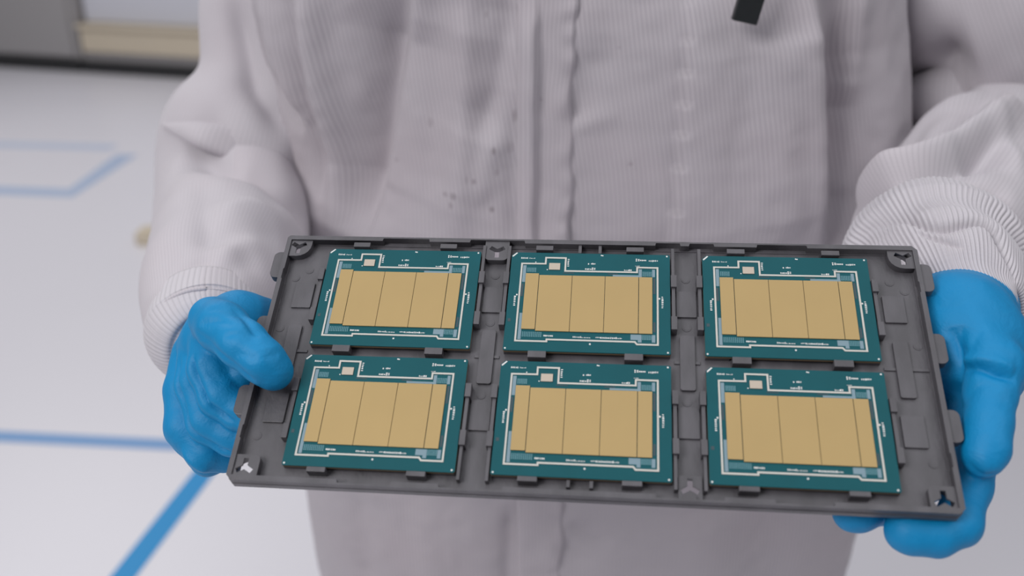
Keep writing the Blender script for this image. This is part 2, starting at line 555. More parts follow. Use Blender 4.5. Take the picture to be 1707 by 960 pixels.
# clips and posts
for cx in (-94.2, 0, 94.2):
    for dx in (-22.9, 22.2):
        for (y0, y1) in ((60.7, 63.4), (-1.0, 2.45), (-62.3, -60.0)):
            mb = MB(); x = cx + dx
            mb.box(x - 4.3, x + 4.3, y0, y1, FZ, .9, .25)
            mb.build('clip', M_TRAY, tray)
    for (ya) in (60.2, -63.6):
        if cx == 0:
            for x in (-5.2, 4.8):
                mb = MB(); mb.box(x - .8, x + .8, ya + (0 if ya > 0 else .2), ya + 5.2 if ya > 0 else ya + 3.6, FZ, -.6 if ya > 0 else -1.2, .2)
                mb.build('rib', M_TRAY, tray)
    for cyy in (ROWP / 2, -ROWP / 2):
        # seat under each package: four corner rests, inside the package outline
        for sx in (-1, 1):
            for sy in (-1, 1):
                mb = MB(); x = cx + sx * 33.5; y = cyy + sy * 23.5
                mb.box(x - 5.6, x + 5.6, y - 4.6, y + 4.6, FZ, -1.95, .2)
                mb.build('seat', M_TRAY, tray)
        for s in (-1, 1):
            xe = cx + s * 39.5                      # package edge, grows outward by s
            edge_out = (cx == 0) or (s * cx < 0)
            def bxo(a, b, y0, y1, z1, bev=.2, nm='post'):
                x0, x1 = sorted((xe + s * a, xe + s * b))
                mb = MB(); mb.box(x0, x1, y0, y1, FZ, z1, bev); mb.build(nm, M_TRAY, tray)
            off = 0 if cyy > 0 else -.4
            bxo(0.1, 2.9, cyy + 9.0 + off, cyy + 15.9 + off, .9)
            bxo(0.1, 2.9, cyy - 15.0 + off, cyy - 7.7 + off, .9)
            bxo(0.5, 2.2, cyy - 8 + off, cyy + 9.2 + off, -.4, nm='rail')
            if edge_out:
                if cyy > 0: bxo(0.4, 2.0, cyy + 15.5, 63.6, 0, nm='rail')
                else: bxo(0.5, 2.0, -62.5, cyy - 15, -.6, nm='rail')
# pads, tongues, groove ridges, pin marks
for cx in (-143.7, -47.1, 47.1, 143.7):
    inn = abs(cx) < 100
    mb = MB(); hw = 4.8 if inn else 5.0
    mb.prism(rrect(cx - hw, cx + hw, 25.8, 40.6, .5), FZ, FZ + 1.1, .2); mb.build('raised_pad', M_TRAY, tray)
    mb = MB(); mb.prism(rrect(cx - hw, cx + hw, -37.3, -22.0, .5), FZ, FZ + 1.1, .2); mb.build('raised_pad', M_TRAY, tray)
    mb = MB(); mb.prism(rrect(cx - 3.5, cx + 3.5, -13.6, 15.5, 1.2), FZ, FZ + 1.5, .25); mb.build('tongue', M_TRAY, tray)
    for (x, y) in ((cx, 48), (cx, 20.4), (cx - .5, -19)) if inn else ((cx, 49), (cx - math.copysign(7, cx) * -.9, 44), (cx + math.copysign(8, cx), 14), (cx + math.copysign(6, cx), -44)):
        mb = MB(); mb.cyl(x, y, FZ, FZ + .22, 2.1, 24); mb.cyl(x, y, FZ, FZ + .3, 1.5, 24); mb.build('pin_mark', M_TRAY, tray)
for x0, x1 in ((-155, -135), (-53, -41), (41, 53), (135, 155)):
    mb = MB(); mb.box(x0, x1, .4, 2.0, FZ, FZ + .7, .25); mb.build('cross_ridge', M_TRAY, tray)

# ------------------------------------------------------------------ the packages
PW, PH = 78.5, 56.75
pk = empty('processor_package')


def ring(pts, w_):
    n = len(pts); o_, i_ = [], []
    for k in range(n):
        p, a, b = np.array(pts[k]), np.array(pts[k - 1]), np.array(pts[(k + 1) % n])
        d1 = (p - a) / np.linalg.norm(p - a); d2 = (b - p) / np.linalg.norm(b - p)
        n1 = np.array([-d1[1], d1[0]]); n2 = np.array([-d2[1], d2[0]])
        m_ = n1 + n2; m_ = m_ / (m_ @ m_) * 2
        o_.append(p + m_ * w_ / 2 * 1); i_.append(p - m_ * w_ / 2)
    return [tuple(x) for x in o_], [tuple(x) for x in i_]


mb = MB(); hw, hh = PW / 2, PH / 2
sub = [(-hw, hh - 2.0), (-hw, -hh + .6), (-hw + .6, -hh), (hw - .6, -hh), (hw, -hh + .6), (hw, hh - .6), (hw - .6, hh), (-hw + 2.0, hh)]
mb.prism(sub, -.55, 0, .12, 0); mb.prism(sub, -1.9, -.55, 0, 1)
mb.build('substrate', [M_PCB, M_PCBEDGE], pk)
tr_pts = [(-33.7, 21.4), (-21.9, 21.5), (-21.9, 25.2), (-12, 25.2), (-12, 17.4), (23.3, 17.4), (23.3, 20.3), (33.2, 20.3), (33.3, -23.4), (23.6, -23.4), (22.6, -22.1), (-18.8, -22.1), (-18.8, -23.2), (-33.7, -23.2)]
o_, i_ = ring(tr_pts[::-1], .85)
me = holed(i_, [o_], -.1, .3) if abs(i_[0][0]) > abs(o_[0][0]) else holed(o_, [i_], -.1, .3)
me.transform(Matrix.Scale(.001, 4)); link('stiffener_trace', me, M_TRACE, pk)
mb = MB(); mb.prism([(-hw + 2.4, hh - .2), (-hw + .35, hh - 2.2), (-hw + .5, hh - 2.9), (-hw + 1.0, hh - 2.6), (-hw + 3.0, hh - .5)], -.1, .12)
mb.build('corner_mark', M_WHITE, pk)
for (x0, x1, nm) in ((-31.3, -24.82, 'edge_die'), (-24.52, -8.42, 'compute_die'), (-8.2, 7.72, 'compute_die'), (7.94, 24.0, 'compute_die'), (24.3, 30.7, 'edge_die')):
    ya, yb = (-16.7, 15.4) if x0 < -30 else (-17.6, 14.45)
    mb = MB(); mb.box(x0, x1, ya, yb, 0, .62 if nm == 'compute_die' else .58, .07); mb.build(nm, M_GOLD, pk)
mb = MB(); mb.box(-20.1, -14.6, 17.9, 21.9, 0, .5, .08); mb.build('small_die', M_SMALLDIE, pk)
mb = MB()
for (x0, x1, y0, y1) in ((-33.0, -31.4, 10.5, 20.5), (-32.7, -31.2, -22.3, -7.5), (24.1, 25.6, 14.6, 19.4), (30.6, 32.0, 14.9, 19.3), (11.5, 24.1, 14.8, 15.8),
                         (20.6, 25.7, -20.9, -18.0), (24.0, 25.7, -22.2, -20.9), (30.5, 32.1, -22.1, -18.0)):
    mb = MB(); mb.box(x0, x1, y0, y1, -.05, .06); mb.build('bare_strip', M_STRIP, pk)
mb = MB()
for (x0, x1, y0, y1, nx, ny) in ((-31.0, -26.3, 16.4, 19.1, 6, 4), (-30.9, -21.3, -20.9, -18.0, 11, 4), (25.8, 30.5, 15.2, 18.0, 6, 4), (25.8, 30.4, -20.9, -18.1, 6, 4)):
    mb = MB()
    mb.box(x0, x1, y0, y1, -.05, .04)
    for i in range(nx):
        for j in range(ny):
            x = x0 + (i + .5) * (x1 - x0) / nx; y = y0 + (j + .5) * (y1 - y0) / ny
            mb.box(x - .26, x + .26, y - .24, y + .24, 0, .15, mi=1)
    mb.build('pad_grid', [M_PCB, M_GRID], pk)
mb = MB()
rs = random.Random(11)
for (x0, x1, yc, h, st) in ((-34.4, -31, 24.85, .9, .75), (-30.2, -27.5, 24.8, .5, .6), (-.9, -.2, 22.0, .8, .9), (.6, 3.0, 22.1, .8, .6), (-2.2, 1.0, 18.9, .8, .8), (1.1, 3.2, 19.1, 1.5, 1.1),
                            (17.0, 19.2, 18.6, .6, .6), (19.2, 20.9, 18.7, 1.1, .9), (22.6, 24.6, 24.9, 1.5, 1.05), (24.7, 28.0, 24.8, .9, .8), (29.0, 31.2, 24.5, .95, .8), (31.3, 33.5, 24.6, .8, .8),
                            (-20.4, -15.6, -20.0, .9, .8), (-6.5, -2.5, -20.3, .8, .7), (-2.4, 1.6, -20.5, .4, .6), (4.2, 8.0, -20.2, .4, .6), (6.4, 14.2, -20.3, .9, .8), (14.4, 17.0, -20.4, .5, .6), (22.4, 24.6, 21.3, .3, .6)):
    x = x0; mb = MB()
    while x < x1 - .2:
        ww = st * rs.uniform(.5, .8); hj = h * rs.uniform(.7, 1.05)
        if h > 1.2:
            mb.box(x, x + ww, yc + .12, yc + hj / 2, -.05, .1); mb.box(x, x + ww, yc - hj / 2, yc - .12, -.05, .1)
        else: mb.box(x, x + ww, yc - hj / 2, yc + hj / 2 + rs.uniform(-.1, .1), -.05, .1)
        x += st
    mb.build('printed_mark', M_WHITE, pk)
for (xc, y0, y1) in ((-10.6, 20.3, 24.6), (35.6, -2.9, 3.6), (-35.7, -3.5, 2.2)):
    y = y0; mb = MB()
    while y < y1:
        hh_ = rs.uniform(.4, .75); mb.box(xc - .5, xc + rs.uniform(.2, .5), y, y + hh_, -.05, .1); y += 1.0
    mb.build('printed_mark', M_WHITE, pk)
for (x, y) in ((37.8, 27.4), (-38.2, -27.3), (1.7, -23.9), (37.9, -27.3), (-26.9, 22.5), (-20.9, 18.1), (-34.9, 2.9), (34.1, 2.4)):
    r = .45 if abs(x) > 30 or y < -20 else .3
    mb = MB(); mb.cyl(x, y, -.05, .1, r, 12); mb.build('fiducial_dot', M_WHITE, pk)
mb = MB(); mb.box(5.3, 5.95, 27.0, 27.6, -.05, .1); mb.box(5.9, 6.6, 26.9, 27.45, -.05, .09); mb.build('fiducial_dot', M_WHITE, pk)
for (x0, x1, y0, y1) in ((-13.0, -7.5, 16.05, 16.5), (9.0, 14.0, 15.95, 16.5), (-33.0, -32.0, 2.0, 9.5), (31.2, 32.2, 5, 14), (31.2, 32.2, -16.5, -11), (-38.2, -36.8, -12.5, -10.8)):
    mb = MB(); mb.box(x0, x1, y0, y1, -.05, .08); mb.build('dark_patch', M_INK, pk)
names = {(-1, 1): 'top left pocket of the tray', (0, 1): 'top middle pocket of the tray', (1, 1): 'top right pocket of the tray',
         (-1, -1): 'bottom left pocket of the tray', (0, -1): 'bottom middle pocket of the tray', (1, -1): 'bottom right pocket of the tray'}
first = True
for j in (1, -1):
    for i in (-1, 0, 1):
        M = TRAY_M @ Matrix.Translation((i * .0942, j * ROWP / 2000, 0))
        if first: r = pk; first = False
        else:
            r = pk.copy(); COL.objects.link(r)
            for chd in pk.children:
                c = chd.copy(); COL.objects.link(c); c.parent = r
        r.matrix_world = M
        tag(r, 'green processor package with gold dies in the ' + names[(i, j)], 'computer chip', 'processor packages in the tray')


# ------------------------------------------------------------------ cloth and skin helpers
def catmull(pts, n):
    pts = np.asarray(pts, float)
    p = np.vstack([2 * pts[0] - pts[1], pts, 2 * pts[-1] - pts[-2]])
    out = []
    m = len(pts) - 1
    for t in np.linspace(0, m, n):
        i = min(int(t), m - 1); f = t - i
        a, b, c, d = p[i], p[i + 1], p[i + 2], p[i + 3]
        out.append(.5 * ((2 * b) + (-a + c) * f + (2 * a - 5 * b + 4 * c - d) * f * f + (-a + 3 * b - 3 * c + d) * f ** 3))
    return np.array(out)


def grid_normals(V, nu, nv, wrap=True):
    X = V.reshape(nv, nu, 3)
    du = np.roll(X, -1, 1) - np.roll(X, 1, 1)
    if not wrap:
        du[:, 0] = X[:, 1] - X[:, 0]; du[:, -1] = X[:, -1] - X[:, -2]
    dv = np.gradient(X, axis=0)
    n = np.cross(du, dv); n /= np.linalg.norm(n, axis=2, keepdims=True) + 1e-12
    return n.reshape(-1, 3)


def on_surface(V, N, px_pts, rad=7):
    """lift measured fold points onto the front of a surface"""
    u, v, z = proj(V)
    fac = ((CAM - V) * N).sum(1) > 0
    out = []
    last = None
    for (a, b) in px_pts:
        r = rad
        while True:
            k = np.where(((u - a) ** 2 + (v - b) ** 2 < r * r) & fac)[0]
            if len(k) or r > 90: break
            r *= 1.6
        if not len(k): continue
        kk = k[np.argmin(z[k] + 0.0004 * np.hypot(u[k] - a, v[k] - b))]
        out.append(P(a, b, z[kk]))
    return np.array(out)


def folds(V, N, defs):
    """defs: (kind, [pixels], amplitude mm, width mm, tail mm)"""
    D = np.zeros(len(V))
    for kind, pts, A, wd, tail in defs:
        pl_ = on_surface(V, N, pts)
        if len(pl_) < 2: continue
        c = catmull(pl_, 8 * len(pl_))
        best = np.full(len(V), 1e9); side = np.zeros(len(V)); tt = np.zeros(len(V))
        lo, hi = c.min(0) - .08, c.max(0) + .08
        idx = np.where(((V > lo) & (V < hi)).all(1))[0]
        if not len(idx): continue
        X = V[idx]; NN = N[idx]
        b_ = np.full(len(idx), 1e9); s_ = np.zeros(len(idx)); t_ = np.zeros(len(idx))
        m = len(c) - 1
        for i in range(m):
            a, e = c[i], c[i + 1]; d = e - a; L2 = d @ d
            f = np.clip(((X - a) @ d) / L2, 0, 1)
            q = X - (a + f[:, None] * d)
            dist = np.linalg.norm(q, axis=1)
            k = dist < b_
            b_[k] = dist[k]
            s_[k] = (q * np.cross(NN, d / math.sqrt(L2))).sum(1)[k]
            t_[k] = (i + f[k]) / m
        taper = np.clip(np.minimum(t_, 1 - t_) * 5, 0, 1) ** .7
        Amp = A * .001; wd *= .001; tail *= .001
        if kind == 'r': h = Amp * np.exp(-(b_ / wd) ** 2)
        elif kind == 'c': h = -Amp * np.exp(-np.sqrt((b_ / wd) ** 2 + .2) + .447)
        else:                                  # step: high on the image-left side of the drawing direction if A>0
            s2 = s_ if kind == 's' else -s_
            h = Amp / (1 + np.exp(np.clip(-s2 / wd, -30, 30))) * np.exp(-np.abs(b_) / tail)
        D[idx] += h * taper
    return D


def vnoise(V, scale, seed, octaves=2):
    """smooth value noise in 3D"""
    rs_ = np.random.default_rng(seed)
    out = np.zeros(len(V)); amp = 1.0
    for o in range(octaves):
        g_ = rs_.standard_normal((24, 24, 24))
        q = V * scale * (2 ** o) + 100
        i = np.floor(q).astype(int); f = q - i; f = f * f * (3 - 2 * f)
        i %= 24; j = (i + 1) % 24
        r = 0
        for a in (0, 1):
            for b in (0, 1):
                for c in (0, 1):
                    w_ = (f[:, 0] if a else 1 - f[:, 0]) * (f[:, 1] if b else 1 - f[:, 1]) * (f[:, 2] if c else 1 - f[:, 2])
                    r = r + w_ * g_[(j if a else i)[:, 0], (j if b else i)[:, 1], (j if c else i)[:, 2]]
        out += r * amp; amp *= .5
    return out


def grid_faces(nu, nv, wrap=True):
    F = []
    i = np.arange(nu if wrap else nu - 1); j = np.arange(nv - 1)
    I, J = np.meshgrid(i, j)
    a = J * nu + I; b = J * nu + (I + 1) % nu; c = (J + 1) * nu + (I + 1) % nu; d = (J + 1) * nu + I
    return np.stack([a, b, c, d], 2).reshape(-1, 4), I.ravel(), J.ravel()


def tube(name, ctrl, nu, nv, material, parent, defs=(), noise=(0, 30, 1), ell=None, post=None, smooth_it=0):
    """ctrl: (point, radius); swept tube with cloth UVs (u round, v along, in metres)"""
    pts = np.array([c[0] for c in ctrl]); rr = np.array([c[1] for c in ctrl])
    C = catmull(pts, nv); Rr = catmull(np.stack([rr, rr, rr], 1), nv)[:, 0]
    Tn = np.gradient(C, axis=0); Tn /= np.linalg.norm(Tn, axis=1, keepdims=True)
    up = np.array([0, 0, 1.0]) if abs(Tn[0][2]) < .8 else np.array([0, -1.0, 0])
    A = []
    a = up - Tn[0] * (up @ Tn[0]); a /= np.linalg.norm(a)
    for t in Tn:
        a = a - t * (a @ t); a /= np.linalg.norm(a); A.append(a.copy())
    A = np.array(A); B = np.cross(Tn, A)
    th = np.linspace(0, 2 * np.pi, nu, endpoint=False)
    V = C[:, None] + Rr[:, None, None] * (np.cos(th)[None, :, None] * A[:, None] + np.sin(th)[None, :, None] * B[:, None])
    V = V.reshape(-1, 3)
    N = grid_normals(V, nu, nv)
    cen = np.repeat(C, nu, 0)
    if ((V - cen) * N).sum() < 0: N = -N; rev = True
    else: rev = False
    D = folds(V, N, defs)
    if noise[0]: D = D + noise[0] * .001 * vnoise(V, noise[1], noise[2])
    V = V + N * D[:, None]
    if smooth_it:
        X = V.reshape(nv, nu, 3)
        for _ in range(smooth_it):
            X = .5 * X + .25 * (np.roll(X, 1, 1) + np.roll(X, -1, 1))
            Y_ = X.copy(); Y_[1:-1] = .5 * X[1:-1] + .25 * (X[2:] + X[:-2]); X = Y_
        V = X.reshape(-1, 3)
    if post is not None: V = post(V, N, np.tile(th, nv), np.repeat(np.linspace(0, 1, nv), nu))
    F, I, J = grid_faces(nu, nv)
    arc = np.concatenate([[0], np.cumsum(np.linalg.norm(np.diff(C, axis=0), axis=1))])
    rm = Rr.mean()
    us = np.stack([I, I + 1, I + 1, I], 1) / nu * 2 * np.pi * rm
    vs = arc[np.stack([J, J, J + 1, J + 1], 1)]
    if rev: F = F[:, ::-1]; us = us[:, ::-1]; vs = vs[:, ::-1]
    uv = np.stack([us, vs], 2)
    o = mesh_np(name, V, F, material, parent, True, uv)
    md = o.modifiers.new('hem', 'SOLIDIFY'); md.thickness = .0012; md.offset = -1
    return o


# signed distance solids -> surface nets
def sdf_mesh(prims, lo, hi, h, post=None):
    """prims: list of groups; each group is (k_between, [ (a,b,ra,rb,k) ... ])"""
    nx = [int(math.ceil((hi[i] - lo[i]) / h)) + 1 for i in range(3)]
    ax = [lo[i] + h * np.arange(nx[i]) for i in range(3)]
    X = np.stack(np.meshgrid(*ax, indexing='ij'), -1).astype(np.float32)

    def smin(a, b, k):
        hh = np.clip(.5 + .5 * (b - a) / k, 0, 1)
        return b * (1 - hh) + a * hh - k * hh * (1 - hh)
    S = None
    for k_g, caps in prims:
        Gd = None
        for (a, b, ra, rb, k) in caps:
            a = np.asarray(a, np.float32); b = np.asarray(b, np.float32)
            pad = max(ra, rb) + .035
            s0 = [max(0, int((min(a[i], b[i]) - pad - lo[i]) / h)) for i in range(3)]
            s1 = [min(nx[i], int((max(a[i], b[i]) + pad - lo[i]) / h) + 2) for i in range(3)]
            sl = tuple(slice(s0[i], s1[i]) for i in range(3))
            Xs = X[sl]
            d = b - a; L2 = float(d @ d) + 1e-12
            t = np.clip(((Xs - a) @ d) / L2, 0, 1)
            dist = np.linalg.norm(Xs - (a + t[..., None] * d), axis=-1) - (ra + (rb - ra) * t)
            if Gd is None: Gd = np.full(nx, .05, np.float32)
            Gd[sl] = smin(Gd[sl], dist, k)
        S = Gd if S is None else smin(S, Gd, k_g)
    if post is not None: S = post(X, S)
    ins = S < 0
    # cells with sign change
    c = [ins[:-1, :-1, :-1], ins[1:, :-1, :-1], ins[:-1, 1:, :-1], ins[1:, 1:, :-1], ins[:-1, :-1, 1:], ins[1:, :-1, 1:], ins[:-1, 1:, 1:], ins[1:, 1:, 1:]]
    cnt = sum(x.astype(np.int8) for x in c)
    act = (cnt > 0) & (cnt < 8)
    idx = -np.ones(act.shape, np.int64)
    cells = np.argwhere(act); idx[act] = np.arange(len(cells))
    acc = np.zeros((len(cells), 3)); num = np.zeros(len(cells))
    offs = np.array([(0, 0, 0), (1, 0, 0), (0, 1, 0), (1, 1, 0), (0, 0, 1), (1, 0, 1), (0, 1, 1), (1, 1, 1)])
    val = [S[cells[:, 0] + o[0], cells[:, 1] + o[1], cells[:, 2] + o[2]] for o in offs]
    for a in range(8):
        for b in range(a + 1, 8):
            if abs(offs[a] - offs[b]).sum() != 1: continue
            m = (val[a] < 0) != (val[b] < 0)
            t = np.where(m, val[a] / np.where(m, val[a] - val[b], 1), 0)
            p = offs[a] + t[:, None] * (offs[b] - offs[a])
            acc += np.where(m[:, None], p, 0); num += m
    V = (cells + acc / num[:, None]) * h + np.array(lo)
    F = []
    for axis in range(3):
        o1, o2 = [(1, 2), (2, 0), (0, 1)][axis]
        A = ins
        sl0 = [slice(None)] * 3; sl1 = [slice(None)] * 3
        sl0[axis] = slice(0, -1); sl1[axis] = slice(1, None)
        ch_ = A[tuple(sl0)] != A[tuple(sl1)]
        e = np.argwhere(ch_)
        e = e[(e[:, o1] > 0) & (e[:, o2] > 0) & (e[:, o1] < nx[o1] - 1) & (e[:, o2] < nx[o2] - 1)]
        inside = A[e[:, 0], e[:, 1], e[:, 2]]
        u1 = np.zeros(3, int); u1[o1] = 1; u2 = np.zeros(3, int); u2[o2] = 1
        q = [e - u1 - u2, e - u2, e, e - u1]
        ids = np.stack([idx[k[:, 0], k[:, 1], k[:, 2]] for k in q], 1)
        ids[~inside] = ids[~inside][:, ::-1]
        F.append(ids)
    F = np.vstack(F)
    return V, F


def mesh_normals(V, F):
    n = np.cross(V[F[:, 2]] - V[F[:, 0]], V[F[:, 3]] - V[F[:, 1]])
    N = np.zeros_like(V)
    for k in range(4): np.add.at(N, F[:, k], n)
    return N / (np.linalg.norm(N, axis=1, keepdims=True) + 1e-15)


def relax(V, F, it=2, lam=.5):
    for _ in range(it):
        s = np.zeros_like(V); c = np.zeros(len(V))
        for a in range(4):
            b = (a + 1) % 4
            np.add.at(s, F[:, a], V[F[:, b]]); np.add.at(c, F[:, a], 1)
            np.add.at(s, F[:, b], V[F[:, a]]); np.add.at(c, F[:, b], 1)
        V = V + lam * (s / c[:, None] - V)
    return V


def chain(js, k=.003):
    """js: list of (point, radius)"""
    return [(js[i][0], js[i + 1][0], js[i][1], js[i + 1][1], k) for i in range(len(js) - 1)]


# ------------------------------------------------------------------ the person
person = empty('person', Matrix.Translation((.05, .80, 0)))
tag(person, 'person in a white cleanroom gown and blue gloves holding the chip tray', 'person')
PINV = Matrix.Translation((-.05, -.80, 0))


def under_person(o):
    o.matrix_parent_inverse = PINV
    return o


# torso of the gown: closed rings, wide superellipse
nu, nv = 560, 330
zs = np.linspace(.50, 1.47, nv)
key = np.array([  # z, half width, half depth, centre x, centre y
[.50, .255, .150, .070, .815], [.62, .268, .155, .070, .81], [.72, .271, .158, .070, .80], [.85, .262, .158, .066, .795], [.95, .262, .156, .072, .795], [1.05, .258, .152, .072, .795],
    [1.15, .256, .148, .054, .795], [1.25, .248, .142, .042, .80], [1.35, .215, .120, .05, .81], [1.42, .14, .09, .06, .82], [1.47, .065, .07, .06, .82]])
kv = [np.interp(zs, key[:, 0], key[:, i]) for i in range(1, 5)]
ker = np.ones(25) / 25
kv = [np.convolve(np.pad(k, 12, 'edge'), ker, 'valid') for k in kv]
th = np.linspace(0, 2 * np.pi, nu, endpoint=False)
pw = .72
cx_ = np.sign(np.cos(th)) * np.abs(np.cos(th)) ** pw; sy_ = np.sign(np.sin(th)) * np.abs(np.sin(th)) ** pw
X = kv[2][:, None] + kv[0][:, None] * cx_[None]; Y = kv[3][:, None] + kv[1][:, None] * sy_[None]
Z_ = np.repeat(zs[:, None], nu, 1)
V = np.stack([X, Y, Z_], 2).reshape(-1, 3)
N = grid_normals(V, nu, nv)
if ((V - np.array([.06, .8, 1])) * N).sum() < 0: N = -N
torso_folds = [
    # kind, pixels, amplitude mm, edge width mm, tail mm
    ('s', [(692, -60), (670, 50), (650, 160), (628, 280), (604, 410)], 26, 2.0, 90),
    ('c', [(672, -40), (645, 130), (622, 250), (596, 400)], 36, 32, 0),
    ('c', [(385, -10), (400, 60), (425, 130), (460, 180), (490, 215)], 16, 7, 0),
    ('r', [(500, -40), (508, 80), (530, 220), (552, 400)], 11, 11, 0),
    ('c', [(470, -20), (478, 60), (492, 160), (512, 260), (525, 340)], 8, 6, 0),
    ('r', [(425, -30), (445, 60), (470, 150), (490, 215)], 6, 9, 0),
    ('c', [(735, -20), (725, 150), (700, 390)], 7, 18, 0),
    ('r', [(775, -30), (772, 120), (768, 260), (765, 400)], 6, 10, 0),
    ('c', [(850, -40), (845, 60), (822, 160), (795, 230)], 10, 11, 0),
    ('c', [(855, 150), (858, 250), (855, 330), (858, 410)], 5, 6, 0),
    ('r', [(838, 210), (815, 270), (800, 340)], 3, 7, 0),
    ('r', [(985, -10), (970, 60), (1000, 100)], 3.5, 6, 0),
    ('r', [(957, 200), (985, 205), (1015, 180)], 3, 5, 0),
    ('c', [(1010, 60), (985, 110), (965, 170), (955, 215)], 4, 6, 0),
    ('r', [(1340, -60), (1352, 90), (1362, 220), (1368, 320), (1372, 430)], 7, 12, 0),
    ('S', [(1345, -60), (1360, 90), (1372, 220), (1378, 320), (1382, 430)], 26, 3.5, 90),
    ('r', [(1440, -40), (1440, 80), (1428, 180)], 9, 12, 0),
    ('c', [(1415, -40), (1412, 120), (1405, 220), (1398, 320), (1388, 420)], 24, 20, 0),
    ('r', [(1120, 0), (1125, 200), (1130, 400)], 5, 40, 0),
    ('r', [(1290, 60), (1300, 200), (1290, 380)], 5, 20, 0),
    ('c', [(1230, 40), (1240, 200), (1225, 390)], 3.5, 22, 0),
    ('s', [(690, 830), (700, 960), (705, 1040)], 6, 5, 60),
    ('c', [(590, 820), (600, 900), (610, 1000)], 8, 22, 0),
    ('c', [(850, 840), (846, 1000)], 7, 6, 0),
    ('c', [(950, 870), (985, 900), (1010, 915)], 6, 7, 0),
    ('c', [(930, 905), (960, 930), (990, 940)], 4, 7, 0),
    ('r', [(1180, 850), (1190, 1000)], 7, 30, 0),
    ('c', [(1290, 840), (1300, 1000)], 5, 30, 0),
]
D = folds(V, N, torso_folds) + .0011 * vnoise(V * np.array([1, 1, .3]), 14, 3, 2) + .0005 * vnoise(V, 60, 4, 2)
V = V + N * D[:, None]
F, I, J = grid_faces(nu, nv)
uux = np.concatenate([[0], np.cumsum(np.hypot(np.diff(.225 * cx_), np.diff(.15 * sy_)))])
uux = np.append(uux, uux[-1] + .003)
wsc = kv[0] / .225
us = np.stack([uux[I], uux[I + 1], uux[I + 1], uux[I]], 1)
vs = np.stack([zs[J], zs[J], zs[J + 1], zs[J + 1]], 1)
a, b, c_ = V[F[0, 0]], V[F[0, 1]], V[F[0, 2]]
nrm = mesh_normals(V, F)
if (nrm * N).sum() < 0: F = F[:, ::-1]; us = us[:, ::-1]; vs = vs[:, ::-1]
gown = under_person(mesh_np('gown', V, F, M_GOWN, person, True, np.stack([us, vs], 2)))
gown['label'] = 'white striped cleanroom gown body'
TV, TN = V.copy(), mesh_normals(V, F)

# front placket: raised strip of cloth following the torso front
fr = np.where(TN[:, 1] < -.3)[0]
fx, fy, fz = TV[fr, 0], TV[fr, 1], TV[fr, 2]


def torso_y(x, z):
    out = np.empty(len(x))
    for i in range(len(x)):
        d = (fx - x[i]) ** 2 + (fz - z[i]) ** 2
        k = np.argpartition(d, 6)[:6]; w_ = 1 / (d[k] + 1e-7)
        out[i] = (fy[k] * w_).sum() / w_.sum()
    return out


npx, npz = 60, 260
zz = np.linspace(.56, 1.36, npz)
pxl = P(863, 100, .64)[0]; pxr = P(957, 100, .64)[0]
tt = np.linspace(0, 1, npx)
XX, ZZ = np.meshgrid(tt, zz)
edge_w = .0012 * np.sin(zz * 60) + .0009 * np.sin(zz * 143 + 1)
xs = pxl + (pxr - pxl + edge_w[:, None]) * XX
prof = np.clip(np.minimum(XX, 1 - XX) * 14, 0, 1)
pk_ = .0009 * np.sin(ZZ * 2 * np.pi / .021 + 3 * np.sin(ZZ * 37)) * np.exp(-((XX - .93) / .16) ** 2)
pk_ += .0016 * vnoise(np.stack([xs * .7, ZZ * 0, ZZ], 2).reshape(-1, 3), 42, 9, 2).reshape(XX.shape) * (.25 + .75 * XX)
yy = torso_y(xs.ravel(), ZZ.ravel()).reshape(XX.shape)
kk = np.ones(9) / 9
yy = np.apply_along_axis(lambda r: np.convolve(np.pad(r, 4, 'edge'), kk, 'valid'), 0, yy)
yy = yy - .0003 - .0026 * prof - pk_
Vp = np.stack([xs, yy, ZZ], 2).reshape(-1, 3)
Fp, Ip, Jp = grid_faces(npx, npz, False)
usp = np.stack([tt[Ip], tt[Ip + 1], tt[Ip + 1], tt[Ip]], 1) * (pxr - pxl); vsp = np.stack([zz[Jp], zz[Jp], zz[Jp + 1], zz[Jp + 1]], 1)
pls = mesh_np('placket', Vp, Fp, M_GOWN, gown, True, np.stack([usp, vsp], 2))
md = pls.modifiers.new('t', 'SOLIDIFY'); md.thickness = .0012; md.offset = 0

# ---- sleeves
L_ctrl = [(np.array([-.10, .84, 1.40]), .062), (P(458, -120, .79), .056), (P(450, 20, .79), .056), (P(444, 130, .79), .053), (P(428, 205, .79), .070),
          (P(412, 265, .795), .073), (P(395, 345, .77), .064), (P(385, 395, .705), .057), (P(370, 440, .64), .050), (P(353, 500, .575), .0405), (P(347, 540, .548), .035), (P(347, 558, .54), .031)]
L_folds = [
    ('c', [(385, -10), (400, 60), (425, 130), (460, 180), (490, 215)], 16, 7, 0),
    ('c', [(300, 252), (345, 250), (390, 262), (440, 278), (490, 322), (522, 378)], 28, 9, 0),
    ('r', [(350, 215), (395, 228), (450, 245), (490, 285)], 7, 12, 0),
    ('c', [(325, 290), (340, 330), (340, 375), (325, 400)], 8, 9, 0),
    ('c', [(350, 318), (390, 306), (440, 318), (480, 352)], 7, 7, 0),
    ('r', [(350, 345), (400, 332), (450, 345), (485, 380)], 6, 8, 0),
    ('c', [(350, 395), (390, 376), (440, 380), (475, 400)], 6, 7, 0),
    ('r', [(360, 416), (400, 398), (445, 402)], 4, 7, 0),
    ('c', [(300, 470), (308, 445), (335, 420), (360, 400)], 5, 7, 0),
    ('c', [(370, 450), (400, 434), (440, 436)], 4, 8, 0),
    ('c', [(262, 470), (275, 430), (300, 395)], 4, 9, 0),
]
slv = tube('sleeve', L_ctrl, 260, 300, M_SLEEVE, gown, L_folds, (1.3, 22, 12), smooth_it=22)
slv['label'] = 'left bent sleeve, blurred, draped over the elbow'
